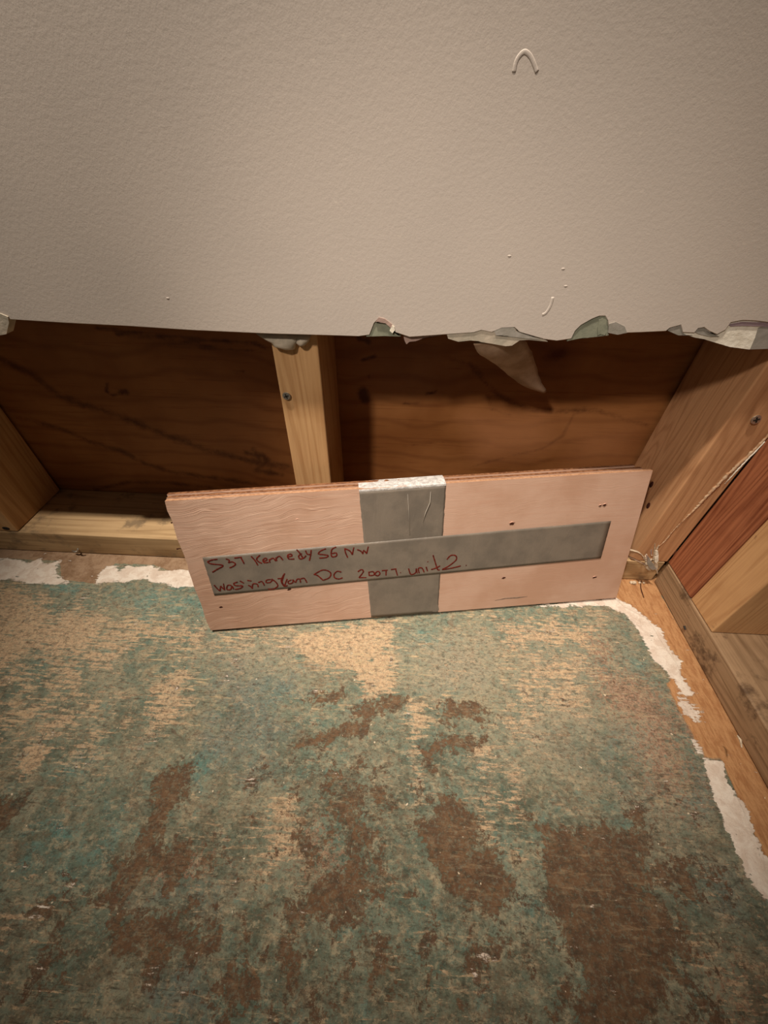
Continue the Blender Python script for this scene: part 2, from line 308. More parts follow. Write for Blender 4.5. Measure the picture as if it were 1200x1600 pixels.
BRN, TAN, TEAL, WHT, BARE, DRK, PNK, BEI, BLU = range(9)
FL = [
 (BARE, .003, 1, [(960,880),(1040,860),(1075,930),(1030,930),(1005,925),(960,925)]),
 (BRN, .03, .55, [(440,1180),(600,1200),(660,1300),(620,1420),(480,1430),(440,1300)]),
 (BRN, .02, .6, [(60,1420),(130,1400),(130,1560),(60,1520)]),
 (BRN, .03, .55, [(660,1330),(830,1340),(850,1500),(680,1500)]),
 (WHT, .004, 1, [(-40,872),(0,872),(30,874),(45,880),(60,874),(75,880),(94,876),(86,895),(92,903),(112,911),(60,913),(0,905),(-60,900)]),
 (WHT, .004, 1, [(150,912),(155,896),(166,884),(178,882),(186,892),(200,884),(238,884),(250,892),(295,890),(330,905),(330,922),(300,917),(270,915),(225,905),(195,909),(170,911)]),
 (WHT, .004, 1, [(840,947),(900,938),(960,934),(985,945),(1005,962),(1033,985),(1046,1012),(1068,1033),(1062,1048),(1076,1072),(1085,1087),(1070,1090),(1048,1058),(1022,1032),(1007,1003),(990,972),(975,957),(935,945),(880,948)]),
 (WHT, .004, .55, [(1060,1040),(1085,1087),(1105,1125),(1090,1130),(1060,1100),(1045,1060)]),
 (WHT, .003, .5, [(1080,1150),(1098,1165),(1100,1180),(1085,1180)]),
 (WHT, .003, 1, [(1098,1185),(1132,1188),(1135,1215),(1150,1240),(1166,1262),(1180,1300),(1195,1330),(1215,1370),(1215,1420),(1185,1400),(1160,1350),(1135,1300),(1115,1240),(1106,1208)]),
 (BARE, .003, 1, [(950,925),(1012,895),(1110,1060),(1260,1260),(1300,1700),(1230,1500),(1190,1330),(1150,1240),(1130,1192),(1100,1140),(1070,1090),(1060,1042),(1010,966),(975,948)]),
 (BARE, .005, .8, [(1050,1050),(1100,1110),(1130,1190),(1100,1185),(1065,1120),(1040,1070)]),
 (BARE, .003, 1, [(-300,850),(0,850),(1015,895),(1015,915),(960,932),(330,915),(240,882),(180,880),(150,912),(96,905),(94,876),(0,872),(-300,860)]),
 (PNK, .012, .95, [(925,1000),(945,1003),(955,1020),(952,1048),(985,1053),(1030,1078),(1045,1110),(1062,1135),(1050,1155),(1000,1135),(962,1115),(945,1100),(935,1060)]),
 (PNK, .015, .85, [(985,1105),(1040,1120),(1072,1180),(1082,1220),(1060,1262),(1020,1235),(1000,1180)]),
 (PNK, .006, .8, [(1050,1060),(1110,1150),(1120,1190),(1085,1175),(1050,1110)]),
 (DRK, .010, .55, [(1008,1060),(1035,1088),(1062,1130),(1040,1142),(1012,1100)]),
 (DRK, .014, .7, [(975,1205),(1010,1190),(1050,1215),(1052,1280),(1010,1285),(992,1240)]),
 (DRK, .010, .5, [(855,1235),(960,1240),(990,1290),(870,1290)]),
 (DRK, .012, .5, [(860,1130),(960,1160),(960,1200),(870,1190)]),
 (BRN, .007, 1, [(836,1276),(850,1275),(862,1300),(905,1305),(965,1292),(1002,1278),(1012,1320),(1002,1350),(1018,1400),(1042,1420),(1052,1500),(1062,1560),(1030,1610),(960,1640),(900,1600),(920,1540),(890,1480),(880,1440),(855,1400),(850,1350)]),
 (BRN, .02, .6, [(1000,1300),(1080,1300),(1120,1420),(1150,1560),(1060,1640),(1040,1450)]),
 (BRN, .006, 1, [(655,1160),(680,1190),(700,1210),(722,1250),(742,1275),(742,1318),(782,1340),(802,1380),(790,1422),(720,1412),(690,1380),(665,1330),(660,1290),(690,1262),(685,1220),(668,1190)]),
 (BRN, .004, 1, [(553,1105),(610,1089),(642,1088),(615,1110),(590,1130),(563,1120)]),
 (BRN, .008, .9, [(685,1105),(740,1093),(764,1110),(752,1126),(700,1132)]),
 (BRN, .004, 1, [(455,1160),(490,1150),(530,1130),(577,1128),(576,1146),(530,1156),(500,1166),(463,1171)]),
 (BRN, .006, .9, [(660,1167),(700,1150),(762,1153),(702,1166),(670,1178)]),
 (BRN, .005, .9, [(473,1096),(530,1078),(542,1088),(490,1098)]),
 (BRN, .010, .9, [(535,1240),(560,1228),(602,1235),(612,1246),(572,1248),(562,1270),(582,1292),(577,1350),(602,1400),(562,1430),(500,1440),(478,1400),(520,1360),(540,1300)]),
 (BRN, .007, .95, [(236,1235),(250,1200),(300,1190),(293,1240),(262,1290),(240,1320),(330,1328),(342,1345),(300,1362),(230,1380),(190,1402),(130,1422),(118,1416),(170,1386),(178,1350),(228,1300)]),
 (BRN, .007, .95, [(218,1428),(300,1413),(292,1432),(352,1450),(342,1476),(300,1490),(230,1522),(222,1500),(170,1502),(168,1430)]),
 (BRN, .006, .9, [(-20,1262),(42,1245),(30,1292),(-20,1310)]),
 (BRN, .012, .9, [(330,1540),(380,1508),(402,1520),(410,1610),(350,1592)]),
 (BRN, .02, .62, [(360,1440),(520,1420),(600,1480),(540,1620),(380,1620)]),
 (BRN, .03, .45, [(420,1300),(640,1340),(700,1640),(420,1640)]),
 (BRN, .03, .55, [(840,1400),(1080,1380),(1160,1640),(840,1640)]),
 (PNK, .010, .6, [(450,1280),(500,1272),(560,1350),(600,1400),(520,1420),(455,1340)]),
 (PNK, .006, .8, [(240,1340),(330,1330),(325,1365),(240,1380)]),
 (PNK, .015, .5, [(1080,1480),(1200,1520),(1220,1640),(1090,1640)]),
 (TAN, .010, .95, [(-60,908),(30,912),(62,930),(75,944),(110,955),(175,962),(160,990),(120,1040),(80,1030),(60,1010),(0,1060),(-60,1060)]),
 (TAN, .012, .8, [(130,990),(200,985),(180,1030),(120,1070),(90,1080)]),
 (TAN, .02, .62, [(-60,1050),(60,1060),(120,1085),(180,1150),(30,1165),(-60,1160)]),
 (TAN, .003, 1, [(33,1215),(38,1170),(60,1160),(82,1172),(58,1200)]),
 (TAN, .008, .85, [(232,1078),(290,1050),(288,1130),(240,1132)]),
 (TAN, .010, .7, [(180,965),(330,975),(310,1010),(190,1010)]),
 (TAN, .006, 1.1, [(460,990),(610,972),(611,1078),(585,1088),(540,1050),(468,1030)]),
 (TAN, .010, .6, [(330,985),(450,975),(440,1010),(350,1010)]),
 (TAN, .010, .72, [(770,978),(935,965),(935,1010),(800,1012)]),
 (TAN, .012, .5, [(800,1010),(930,1010),(930,1110),(800,1140)]),
 (TAN, .004, 1, [(425,1243),(461,1243),(461,1290),(425,1282)]),
 (TAN, .008, .8, [(410,1285),(458,1290),(475,1355),(402,1355)]),
 (TAN, .005, .85, [(632,1098),(692,1092),(680,1110),(650,1150),(655,1240),(648,1240),(645,1160)]),
 (TAN, .004, .9, [(745,1170),(770,1170),(768,1180),(742,1180)]),
 (TAN, .012, .5, [(770,1200),(800,1200),(800,1330),(740,1290)]),
 (TAN, .008, .75, [(0,1430),(45,1430),(45,1445),(0,1455)] ),
 (TAN, .015, .55, [(1080,1480),(1130,1475),(1210,1560),(1180,1600),(1100,1560)]),
 (BEI, .02, 1, [(640,1000),(775,990),(775,1088),(650,1088)]),
 (BEI, .03, .9, [(320,990),(470,1000),(440,1060),(360,1080)]),
 (BEI, .03, .9, [(800,1000),(935,1000),(935,1200),(800,1180)]),
 (BEI, .03, .7, [(950,960),(1000,980),(1060,1150),(1140,1350),(1040,1400),(960,1250)]),
 (TEAL, .003, 1, [(40,907),(130,912),(118,926),(80,922)]),
 (TEAL, .010, .7, [(185,915),(330,925),(330,965),(250,962),(180,950)]),
 (TEAL, .003, 1, [(918,937),(965,934),(962,944),(925,948)]),
 (TEAL, .012, .6, [(415,1060),(470,1065),(445,1115),(395,1115)]),
 (TEAL, .008, .9, [(298,1180),(342,1175),(330,1232),(300,1225)]),
 (TEAL, .010, .65, [(975,1020),(1015,1030),(1025,1065),(980,1060)]),
 (TEAL, .03, .55, [(0,1240),(240,1240),(200,1340),(120,1420),(0,1400)]),
 (TEAL, .02, .5, [(620,1110),(650,1120),(655,1250),(600,1240)]),
 (TEAL, .010, .6, [(640,975),(690,970),(680,1000),(645,1010)]),
 (TEAL, .010, .8, [(1060,1500),(1100,1560),(1090,1575),(1065,1560)]),
 (TEAL, .012, .6, [(780,1380),(850,1380),(880,1480),(800,1460)]),
 (BLU, .008, 1, [(235,1530),(300,1508),(335,1590),(235,1600)]),
 (BLU, .02, .9, [(330,1060),(460,1060),(440,1200),(330,1200)]),
 (BLU, .02, .8, [(200,1380),(330,1380),(330,1420),(200,1420)]),
 (BLU, .012, .9, [(1070,1215),(1100,1210),(1105,1260),(1080,1260)]),
 (BLU, .012, .8, [(1110,1370),(1150,1370),(1165,1440),(1120,1440)]),
 (BLU, .02, .6, [(940,1130),(1000,1130),(1010,1200),(940,1200)]),
 (DRK, .03, .42, [(400,1180),(640,1180),(640,1330),(420,1300)]),
 (DRK, .02, .42, [(190,1180),(240,1180),(240,1300),(180,1260)]),
 (DRK, .012, .55, [(480,1035),(535,1035),(545,1065),(490,1075)]),
 (DRK, .004, .8, [(0,1250),(50,1235),(50,1260),(0,1275)]),
 (DRK, .004, .8, [(430,1352),(470,1345),(470,1362),(432,1362)]),
]
def build_floor():
    us = np.arange(-0.72, 0.4601, 0.0026); vs = np.arange(-0.26, 0.4401, 0.0026)
    def fn(U, V): return U, V, np.zeros_like(U)
    me, co = grid_mesh('floor', us, vs, fn)
    L = []
    for ch, soft, val, pts in FL:
        L.append((ch, 'poly', [tuple(floor_pt(*p)[:2]) for p in pts], soft*(1.0 if ch in (WHT, BARE) else 2.0), val))
    mask_attrs(me, co[:, :2], L, ['mask_a', 'mask_b', 'mask_c'])
    # thickness and the plain run of floor beyond the masked field
    bm = bmesh.new(); bm.from_mesh(me)
    x0, x1, y0, y1 = us[0], us[-1], vs[0], vs[-1]
    X0, X1, Y0, Y1 = -1.6, 0.46, -1.6, 0.44
    def quad(a, b, c, d):
        bm.faces.new([bm.verts.new(v) for v in (a, b, c, d)])
    quad((X0, Y0, 0), (X1, Y0, 0), (X1, y0, 0), (X0, y0, 0)); quad((X0, y0, 0), (x0, y0, 0), (x0, Y1, 0), (X0, Y1, 0))
    t = -0.018
    quad((X0, Y0, t), (X0, Y1, t), (X1, Y1, t), (X1, Y0, t))
    quad((X0, Y0, 0), (X0, Y0, t), (X1, Y0, t), (X1, Y0, 0)); quad((X1, Y0, 0), (X1, Y0, t), (X1, Y1, t), (X1, Y1, 0))
    quad((X1, Y1, 0), (X1, Y1, t), (X0, Y1, t), (X0, Y1, 0)); quad((X0, Y1, 0), (X0, Y1, t), (X0, Y0, t), (X0, Y0, 0))
    bm.to_mesh(me); bm.free()
    o = bpy.data.objects.new('floor', me); COL.objects.link(o); me.materials.append(floor_material()); structure(o)
build_floor()

# ================================================================== DRYWALL (back wall)
YW = 0.338; TH = 0.0127; YF = YW-TH
def wpt(px, py, y=YF): return at(px, py, 1, y)
def wall_material():
    s = NT('rolled_wall_paint')
    n = s.noise(420, 3, 0.5); n2 = s.noise(1400, 2, 0.5); n3 = s.noise(5, 3, 0.5)
    c = s.mix(s.remap(n3, 0.35, 0.65), lin((198, 185, 172)), lin((190, 178, 166)))
    c = s.mix(s.math('MULTIPLY', s.remap(s.noise(120, 4, 0.6), 0.66, 0.72), 0.35), c, lin((214, 200, 184)))
    return s.out(c, 0.55, s.math('ADD', s.math('MULTIPLY', n, 0.7), s.math('MULTIPLY', n2, 0.3)), 0.14, 0.0010)
M_wall = wall_material()
edge_front = [(-700,470),(-300,484),(0,497),(15,500),(100,505),(200,510),(300,516),(420,522),(500,524),(560,526),(577,524),(584,506),(592,497),(600,499),(612,508),(618,520),(640,527),(700,523),(740,520),(752,516),(768,520),(784,513),(804,512),(812,520),(850,531),(870,533),(892,530),(898,518),(907,509),(925,499),(936,494.5),(946,494),(950,502),(952,520),(970,521),(1000,520),(1040,518),(1046,513),(1064,508),(1067,520),(1084,521),(1090,514),(1100,512),(1108,518),(1120,523),(1132,517),(1141,505),(1160,501),(1180,502),(1200,505),(1225,508)]
def build_wall():
    pts = [wpt(*p) for p in edge_front]
    xr = 0.340
    prof = [(-1.6, pts[0].z)]+[(p.x, p.z) for p in pts if p.x < xr-0.002]
    prof.append((xr, prof[-1][1]))
    TOP = 2.44
    bm = bmesh.new(); rows = []
    for i, (x, z) in enumerate(prof):
        j = mnoise.noise(Vector((x*180, 0, 3)))*0.0006
        rows.append([bm.verts.new(v) for v in ((x, YF, z+j+0.0006), (x, YF+0.0008, z+j), (x, YW, z+j+0.0005), (x, YF, 0.5), (x, YF, TOP), (x, YW, TOP))])
    for a, b in zip(rows, rows[1:]):
        bm.faces.new((a[0], b[0], b[3], a[3])); bm.faces.new((a[3], b[3], b[4], a[4]))
        bm.faces.new((a[0], a[1], b[1], b[0])); bm.faces.new((a[1], a[2], b[2], b[1]))
        bm.faces.new((a[2], a[5], b[5], b[2])); bm.faces.new((a[4], b[4], b[5], a[5]))
    for r in (rows[0], rows[-1]): bm.faces.new((r[0], r[3], r[4], r[5], r[2], r[1]))
    bmesh.ops.recalc_face_normals(bm, faces=bm.faces)
    return structure(link_mesh('wall_back', bm, M_wall))
wall = build_wall()
def patch(name, px, mat, y=YF+0.0008, th=0.008, label=None, parent=wall):
    o = link_mesh(name, slab_poly([at(p[0], p[1], 1, y) for p in px], (0, 1, 0), th), mat, parent)
    if label: o['label'] = label
    return o
patch('face_paper', [(572,526),(577,520),(582,506),(590,500),(600,502),(609,510),(615,519),(622,524),(626,526),(600,525)], M_green, label='grey-green paper bared in a notch')
patch('paper_flap', [(587,503),(592,496),(601,498),(613,507),(615,514),(611,513),(602,505),(594,502)], M_paper, YF-0.0006, 0.002, 'curled pinkish paper flap')
patch('paper_flap', [(609,517),(613,508),(616,511),(617,516),(613,521)], M_gypsum, YF-0.001, 0.002)
patch('paper_flap', [(630,523),(632,532),(635,538),(640,534),(650,533),(660,529),(672,526),(690,524)], M_paper, YF+0.003, 0.003, 'torn beige flap hanging below the edge')
patch('joint_compound', [(698,521),(745,515),(751,511),(754,516),(762,514),(770,510),(778,511),(790,508),(803,510),(808,518),(824,525),(852,531),(856,534),(826,531),(812,532),(800,540),(790,541),(768,537),(760,534),(735,532),(716,534),(700,529)], M_compound, YF+0.0006, 0.009, 'knobbly grey-beige compound')
patch('face_paper', [(772,516),(778,511),(790,508.5),(802,511),(806,518),(824,524),(845,531),(815,528),(790,524),(775,524)], M_greypaper, YF+0.0001, 0.003)
patch('face_paper', [(886,533),(896,515),(906,506),(924,497),(940,492),(951,494),(953,502),(951,524),(935,526),(915,527),(900,530)], M_green, label='green paper bared in an arched notch')
patch('paper_flap', [(934,524),(934,511),(936,500),(942,497),(948,500),(948,520),(945,524),(938,522)], M_green, YF+0.0003, 0.002)
patch('paper_flap', [(950,520),(952,506),(962,503),(976,510),(980,520),(965,523)], M_greypaper, YF-0.0004, 0.0012)
patch('paper_flap', [(1044,517),(1047,512),(1064,506),(1067,523),(1082,524),(1060,524)], M_greypaper, YF+0.0006, 0.004)
patch('gypsum_core', [(1064,520),(1085,517),(1100,509),(1120,515),(1132,510),(1141,500),(1165,497),(1200,500),(1230,500),(1230,548),(1200,545),(1170,546),(1140,542),(1120,536),(1100,530),(1084,527)], M_gypsum, YF+0.0012, 0.009, 'pale broken gypsum at the right corner')
patch('paper_flap', [(1085,519),(1092,513),(1101,513),(1106,520),(1120,524),(1124,526),(1110,526),(1095,523)], M_greypaper, YF+0.0006, 0.003)
patch('paper_flap', [(1185,512),(1205,508),(1230,508),(1230,546),(1200,545),(1172,546),(1180,528)], M_greypaper, YF+0.0009, 0.003, 'grey paper peeled from the gypsum')
patch('paper_flap', [(1138,507),(1160,503),(1190,504),(1230,507),(1230,513),(1190,510),(1160,509),(1142,510)], simple('mauve_paint_edge', (150, 128, 132), 0.8), YF+0.0006, 0.002)
patch('face_paper', [(-40,515),(-40,489),(0,490),(12,495),(14,504),(10,522),(0,524),(-40,524)], M_compound, YF-0.001, 0.008)
# slow runs of paint on the face
for pts in ([(803,113),(806,98),(812,87),(820,81),(828,87),(834,99),(839,113)], [(864,464),(860,478),(853,489),(847,492)]):
    bm = tube_bm(smooth_path([wpt(*p) for p in pts]), 0.0011, 8, flat=((0, 1, 0), 0.16))
    link_mesh('paint_run', bm, M_wall, wall, True)
for px, py in ((262,466),(796,400),(880,420),(884,447)):
    bm = bmesh.new(); bmesh.ops.create_icosphere(bm, subdivisions=2, radius=0.0008)
    bmesh.ops.scale(bm, verts=bm.verts, vec=(1.7, 0.3, 0.8)); bmesh.ops.translate(bm, verts=bm.verts, vec=wpt(px, py))
    link_mesh('paint_lump', bm, M_wall, wall, True)
# tongue of compound squeezed out behind the edge
def tongue():
    cps = [((768,528),YF+0.004,40),((782,545),YF+0.010,46),((799,562),0.348,38),((812,580),0.366,32),((826,598),0.380,22),((845,612),0.390,7)]
    bm = bmesh.new(); rows = []
    P = smooth_path([at(c[0][0]+4, c[0][1], 1, c[1]) for c in cps], 4)
    Wd = []
    for i in range(len(cps)-1):
        for k in range(4): Wd.append(cps[i][2]+(cps[i+1][2]-cps[i][2])*k/4)
    Wd.append(cps[-1][2])
    for p, wd in zip(P, Wd):
        h = wd/2*0.00072; r = []
        for j in range(9):
            u = -1+2*j/8; jit = mnoise.noise(Vector((p.z*140, u*2, 1)))*0.0012
            r.append(bm.verts.new(p+Vector((u*h*1.1+jit, -0.0035*(1-u*u)+jit*0.5, u*h*0.35))))
        for j in range(8, -1, -1):
            u = -1+2*j/8; r.append(bm.verts.new(p+Vector((u*h*1.1, 0.002, u*h*0.35))))
        rows.append(r)
    for a, b in zip(rows, rows[1:]):
        for j in range(len(a)): bm.faces.new((a[j], a[(j+1) % len(a)], b[(j+1) % len(a)], b[j]))
    bm.faces.new(rows[0]); bm.faces.new(rows[-1][::-1]); bmesh.ops.recalc_face_normals(bm, faces=bm.faces)
    o = link_mesh('compound_tongue', bm, M_compound_d, wall, True); o['label'] = 'drooping tongue of dried compound'
tongue()

# other room surfaces outside the picture
def room_box(name, *a): return structure(link_mesh(name, box_bm(*a, bevel=0), M_wall))
room_box('wall_right', 0.3415, 0.3540, -1.6, 0.325, 0.345, 2.44)
room_box('ceiling', -1.6, 0.46, -1.6, 0.44, 2.45, 2.47)

# ================================================================== SHEATHING
YP = 0.4285
def sheathing_material():
    s = NT('exterior_plywood')
    A = s.attr('mask_a')
    v = s.mapping((1, 1, 1))
    warp = s.noise(3.2, 3, 0.5)
    zc = s.t.nodes.new('ShaderNodeSeparateXYZ'); s.link(v, zc.inputs[0])
    t = s.math('MULTIPLY_ADD', warp, 0.16, zc.outputs[2])
    r = s.math('FRACT', s.math('MULTIPLY', t, 34))
    r = s.math('SUBTRACT', 1.0, s.math('ABSOLUTE', s.math('MULTIPLY_ADD', r, 2.0, -1.0)))
    ring = s.remap(r, 0.55, 1.0)
    fib = s.noise(1, 5, 0.7, s.mapping((10, 50, 260)))
    blot = s.noise(9, 4, 0.55)
    c = s.mix(s.remap(blot, 0.38, 0.66), lin((160, 106, 60)), lin((140, 88, 46)))
    c = s.mix(s.math('MULTIPLY', ring, 0.30), c, lin((98, 52, 24)))
    c = s.mix(s.math('MULTIPLY', s.remap(fib, 0.52, 0.70), 0.4), c, lin((104, 56, 28)))
    mk = s.math('MULTIPLY_ADD', s.math('SUBTRACT', s.noise(60, 5, 0.7), 0.5), 1.1, A[0])
    c = s.mix(s.math('MULTIPLY', s.math('MULTIPLY', s.remap(mk, 0.15, 0.85), s.remap(A[0], 0.0, 0.3)), 0.85), c, lin((66, 30, 12)))
    c = s.mix(s.math('MULTIPLY', A[1], 0.6), c, lin((96, 40, 22)))
    c = s.mix(s.math('MULTIPLY', A[2], 0.6), c, lin((204, 142, 96)))  # paler orange paints in the light reaching the right bay
    return s.out(c, 0.5, s.math('ADD', fib, s.math('MULTIPLY', ring, 0.5)), 0.2, 0.001)
SL = [  # channel, kind, width m, value, pixels
 (0,'line',.013,.62,[(0,560),(60,590),(95,620),(130,632),(200,655),(260,680),(330,705),(400,722),(450,728)]),
 (0,'line',.010,.6,[(30,652),(90,668),(140,690),(190,705),(230,725),(270,738),(340,748),(400,756)]),
 (0,'line',.008,.6,[(150,765),(200,753),(260,754),(330,762)]),
 (0,'line',.004,.8,[(168,600),(166,612),(175,618),(192,614)]),
 (0,'line',.007,.9,[(190,612),(198,612)]),
 (0,'line',.005,.7,[(150,512),(240,524),(330,532),(400,537),(415,545)]),
 (0,'line',.004,.6,[(180,522),(270,532),(370,548)]),
 (0,'line',.004,.5,[(250,540),(330,545),(400,548)]),
 (0,'line',.010,.7,[(385,708),(410,712),(418,720),(400,735),(440,742)]),
 (0,'line',.010,.6,[(395,700),(405,715)]),
 (0,'line',.012,1,[(567,612),(571,622)]),
 (0,'line',.004,.9,[(575,588),(577,589)]),
 (0,'line',.006,.8,[(560,530),(575,534)]),
 (0,'line',.004,.8,[(565,563),(586,557)]),
 (0,'line',.003,.9,[(664,616),(682,612)]),
 (0,'line',.003,.8,[(630,630),(655,630)]),
 (0,'line',.003,.8,[(365,581),(382,581)]),
 (1,'line',.030,1,[(855,555),(880,552)]),
 (0,'line',.012,.7,[(860,556),(880,552)]),
 (0,'line',.008,.6,[(735,570),(760,600),(790,625),(830,640),(880,642),(930,640)]),
 (0,'line',.006,.45,[(700,560),(740,572),(755,600),(770,640),(800,650)]),
 (0,'line',.006,.5,[(930,640),(975,655),(1010,664)]),
 (0,'line',.005,.5,[(740,728),(800,712),(850,700),(880,680),(900,640)]),
 (0,'line',.004,.4,[(545,700),(620,698),(700,690)]),
 (0,'line',.003,.5,[(470,552),(500,560)]),
 (2,'poly',.020,.8,[(730,650),(850,645),(870,690),(830,710),(750,715)]),  # lit area of the right bay, brightened in the colour
 (2,'poly',.025,.6,[(880,660),(1000,665),(980,720),(900,725)]),
]
def build_sheathing():
    us = np.arange(-1.6, 0.4421, 0.003); vs = np.arange(0.0, 0.361, 0.003)
    me, co = grid_mesh('plywood_sheathing', us, vs, lambda U, V: (U, np.full_like(U, YP), V))
    L = [(ch, k, [(q.x, q.z) for q in (at(*p, 1, YP) for p in pts)], wd, val) for ch, k, wd, val, pts in SL]
    mask_attrs(me, co[:, [0, 2]], L, ['mask_a'])
    bm = bmesh.new(); bm.from_mesh(me)
    def quad(*v): bm.faces.new([bm.verts.new(q) for q in v])
    a, b, z0, z1, y0, y1 = us[0], us[-1], vs[0], vs[-1], YP, YP+0.011
    quad((a, y0, z1), (b, y0, z1), (b, y0, 2.4), (a, y0, 2.4))
    quad((a, y1, z0), (a, y1, 2.4), (b, y1, 2.4), (b, y1, z0)); quad((a, y0, z0), (b, y0, z0), (b, y1, z0), (a, y1, z0))
    quad((a, y0, 2.4), (a, y1, 2.4), (b, y1, 2.4), (b, y0, 2.4)); quad((a, y0, z0), (a, y1, z0), (a, y1, 2.4), (a, y0, 2.4))
    quad((b, y0, z0), (b, y0, 2.4), (b, y1, 2.4), (b, y1, z0))
    bm.to_mesh(me); bm.free()
    o = bpy.data.objects.new('plywood_sheathing', me); COL.objects.link(o); me.materials.append(sheathing_material())
    tag(o, 'dark orange-brown plywood sheet closing the wall behind the studs', 'plywood')
build_sheathing()

# ================================================================== LUMBER
def lumber(parent, name, mat, x0, x1, y0, y1, z0, z1, bevel=0.003): 
    return link_mesh(name, box_bm(x0, x1, y0, y1, z0, z1, bevel), mat, parent, False)
def screw(parent, p, normal, r=0.0042, name='drywall_screw'):
    n = Vector(normal).normalized(); p = Vector(p)
    bm = bmesh.new(); bmesh.ops.create_cone(bm, cap_ends=True, segments=20, radius1=r*0.55, radius2=r, depth=0.003)
    top = [f for f in bm.faces if len(f.verts) > 4 and f.normal.z > 0.5]
    bmesh.ops.bevel(bm, geom=[e for f in top for e in f.edges], offset=0.0007, segments=2, affect='EDGES')
    M = n.to_track_quat('Z', 'Y').to_matrix().to_4x4(); M.translation = p+n*0.0002
    bmesh.ops.transform(bm, matrix=M, verts=bm.verts)
    s = link_mesh(name, bm, M_metal, parent, False)
    bm = bmesh.new()
    for a in (0.35, 0.35+math.pi/2):
        b = box_bm(-r*0.55, r*0.55, -r*0.13, r*0.13, 0.0014, 0.0019, 0)
        bmesh.ops.rotate(b, verts=b.verts, matrix=Matrix.Rotation(a, 3, 'Z'))
        me = bpy.data.meshes.new('t'); b.to_mesh(me); b.free(); bm.from_mesh(me); bpy.data.meshes.remove(me)
    bmesh.ops.transform(bm, matrix=M, verts=bm.verts)
    link_mesh('cross_recess', bm, M_black, s)
G = 'framing studs of the opened wall'
ZT = 2.40
def stud(label, mat, x0, x1, y0, y1, z0=0.0385):
    t = thing('wall_stud', label, 'stud', ((x0+x1)/2, (y0+y1)/2, z0))
    lumber(t, 'stud_body', mat, x0, x1, y0, y1, z0, ZT, 0.0016)
    return t
st_c = stud('pale pine stud with one steel screw, standing behind the taped board', M_stud, -0.111, -0.0705, YW+0.0005, YP-0.0006)
st_l = stud('stud at the far left edge, its side turned to the dark bay', M_stud, -0.536, -0.498, YW+0.0005, YP-0.0035)
st_r = stud('corner stud at the right end of the back wall, screw in its front edge', M_stud_right, 0.308, 0.3546, YW+0.0005, YP-0.0045)
p = at(448, 618, 1, YW); screw(st_c, p, (0, -1, 0))
p = at(1180, 655, 1, YW); screw(st_r, p, (0, -1, 0.15), 0.0048)
# broken screw hole low on the left stud
bm = bmesh.new(); bmesh.ops.create_icosphere(bm, subdivisions=2, radius=0.003); bmesh.ops.scale(bm, verts=bm.verts, vec=(1.7, 0.25, 1)); bmesh.ops.translate(bm, verts=bm.verts, vec=at(9, 826, 1, YW)+Vector((0, 0.0003, 0)))
link_mesh('screw_hole', bm, M_black, st_l, True)
# nail pair on the hidden side face of the corner stud
for px, py in ((1013,790),(1018,757)):
    q = at(px, py, 0, 0.308)
    bm = bmesh.new(); bmesh.ops.create_icosphere(bm, subdivisions=2, radius=0.0028); bmesh.ops.scale(bm, verts=bm.verts, vec=(0.3, 1, 1.6)); bmesh.ops.translate(bm, verts=bm.verts, vec=q)
    link_mesh('screw_hole', bm, M_hole, st_r, True)
# plaster knob at the head of the centre stud
def blob(name, outline, y, th, mat, parent, bulge=0.004, label=None):
    pts = [at(a, b, 1, y) for a, b in outline]; c = sum(pts, Vector())/len(pts)
    bm = bmesh.new(); rings = []
    for k, (sc, dy) in enumerate(((1.0, th), (1.0, 0.0), (0.85, -bulge*0.6), (0.5, -bulge), (0.15, -bulge*1.1))):
        rings.append([bm.verts.new(c+(p-c)*sc+Vector((0, dy+mnoise.noise(p*150+Vector((k, 0, 0)))*0.001, 0))) for p in pts])
    for a, b in zip(rings, rings[1:]):
        for j in range(len(a)): bm.faces.new((a[j], a[(j+1) % len(a)], b[(j+1) % len(a)], b[j]))
    bm.faces.new(rings[-1]); bm.faces.new(rings[0][::-1]); bmesh.ops.recalc_face_normals(bm, faces=bm.faces)
    o = link_mesh(name, bm, mat, parent, True)
    if label: o['label'] = label
    return o
blob('compound_lump', [(400,521),(470,522),(462,538),(460,546),(450,547),(438,544),(428,541),(424,535),(415,530)], YW-0.003, 0.003, M_compound, wall, 0.004, 'white compound lump over the stud head')
blob('compound_lump', [(463,522),(486,524),(482,534),(476,540),(468,541),(462,536)], YW-0.003, 0.003, M_compound, wall, 0.003)

# bottom plates
pb = thing('bottom_plate', 'pale pine bottom plate lying along the back wall with a bent nail', 'lumber', (-0.1, 0.383, 0))
lumber(pb, 'plate_body', M_plate, -1.6, 0.3525, YW, YP-0.0006, 0.0006, 0.038, 0.0015)
q = at(122, 859, 1, YW)
bm = tube_bm([q+Vector((0, 0.004, 0)), q+Vector((0.001, -0.003, 0.0005)), q+Vector((0.005, -0.006, 0.004)), q+Vector((0.009, -0.006, 0.010))], [0.0012, 0.0012, 0.0011, 0.0009], 8)
link_mesh('bent_nail', bm, M_metal, pb, True)
bm = tube_bm([q+Vector((-0.006, -0.003, 0.001)), q+Vector((0, -0.0045, 0.001)), q+Vector((0.004, -0.004, 0.002))], [0.0008, 0.0014, 0.0006], 8)
link_mesh('nail_stub', bm, M_metal, pb, True)
pr = thing('bottom_plate', 'weathered grey bottom plate lying along the right wall', 'lumber', (0.4, 0.1, 0))
def plate_right():
    bm = box_bm(0.3545, 0.4430, -1.5, 0.3368, 0.0006, 0.0380, 0.002)
    for v in bm.verts: v.co.x -= (0.334-v.co.y)*0.012 if v.co.x < 0.40 else 0
    return bm
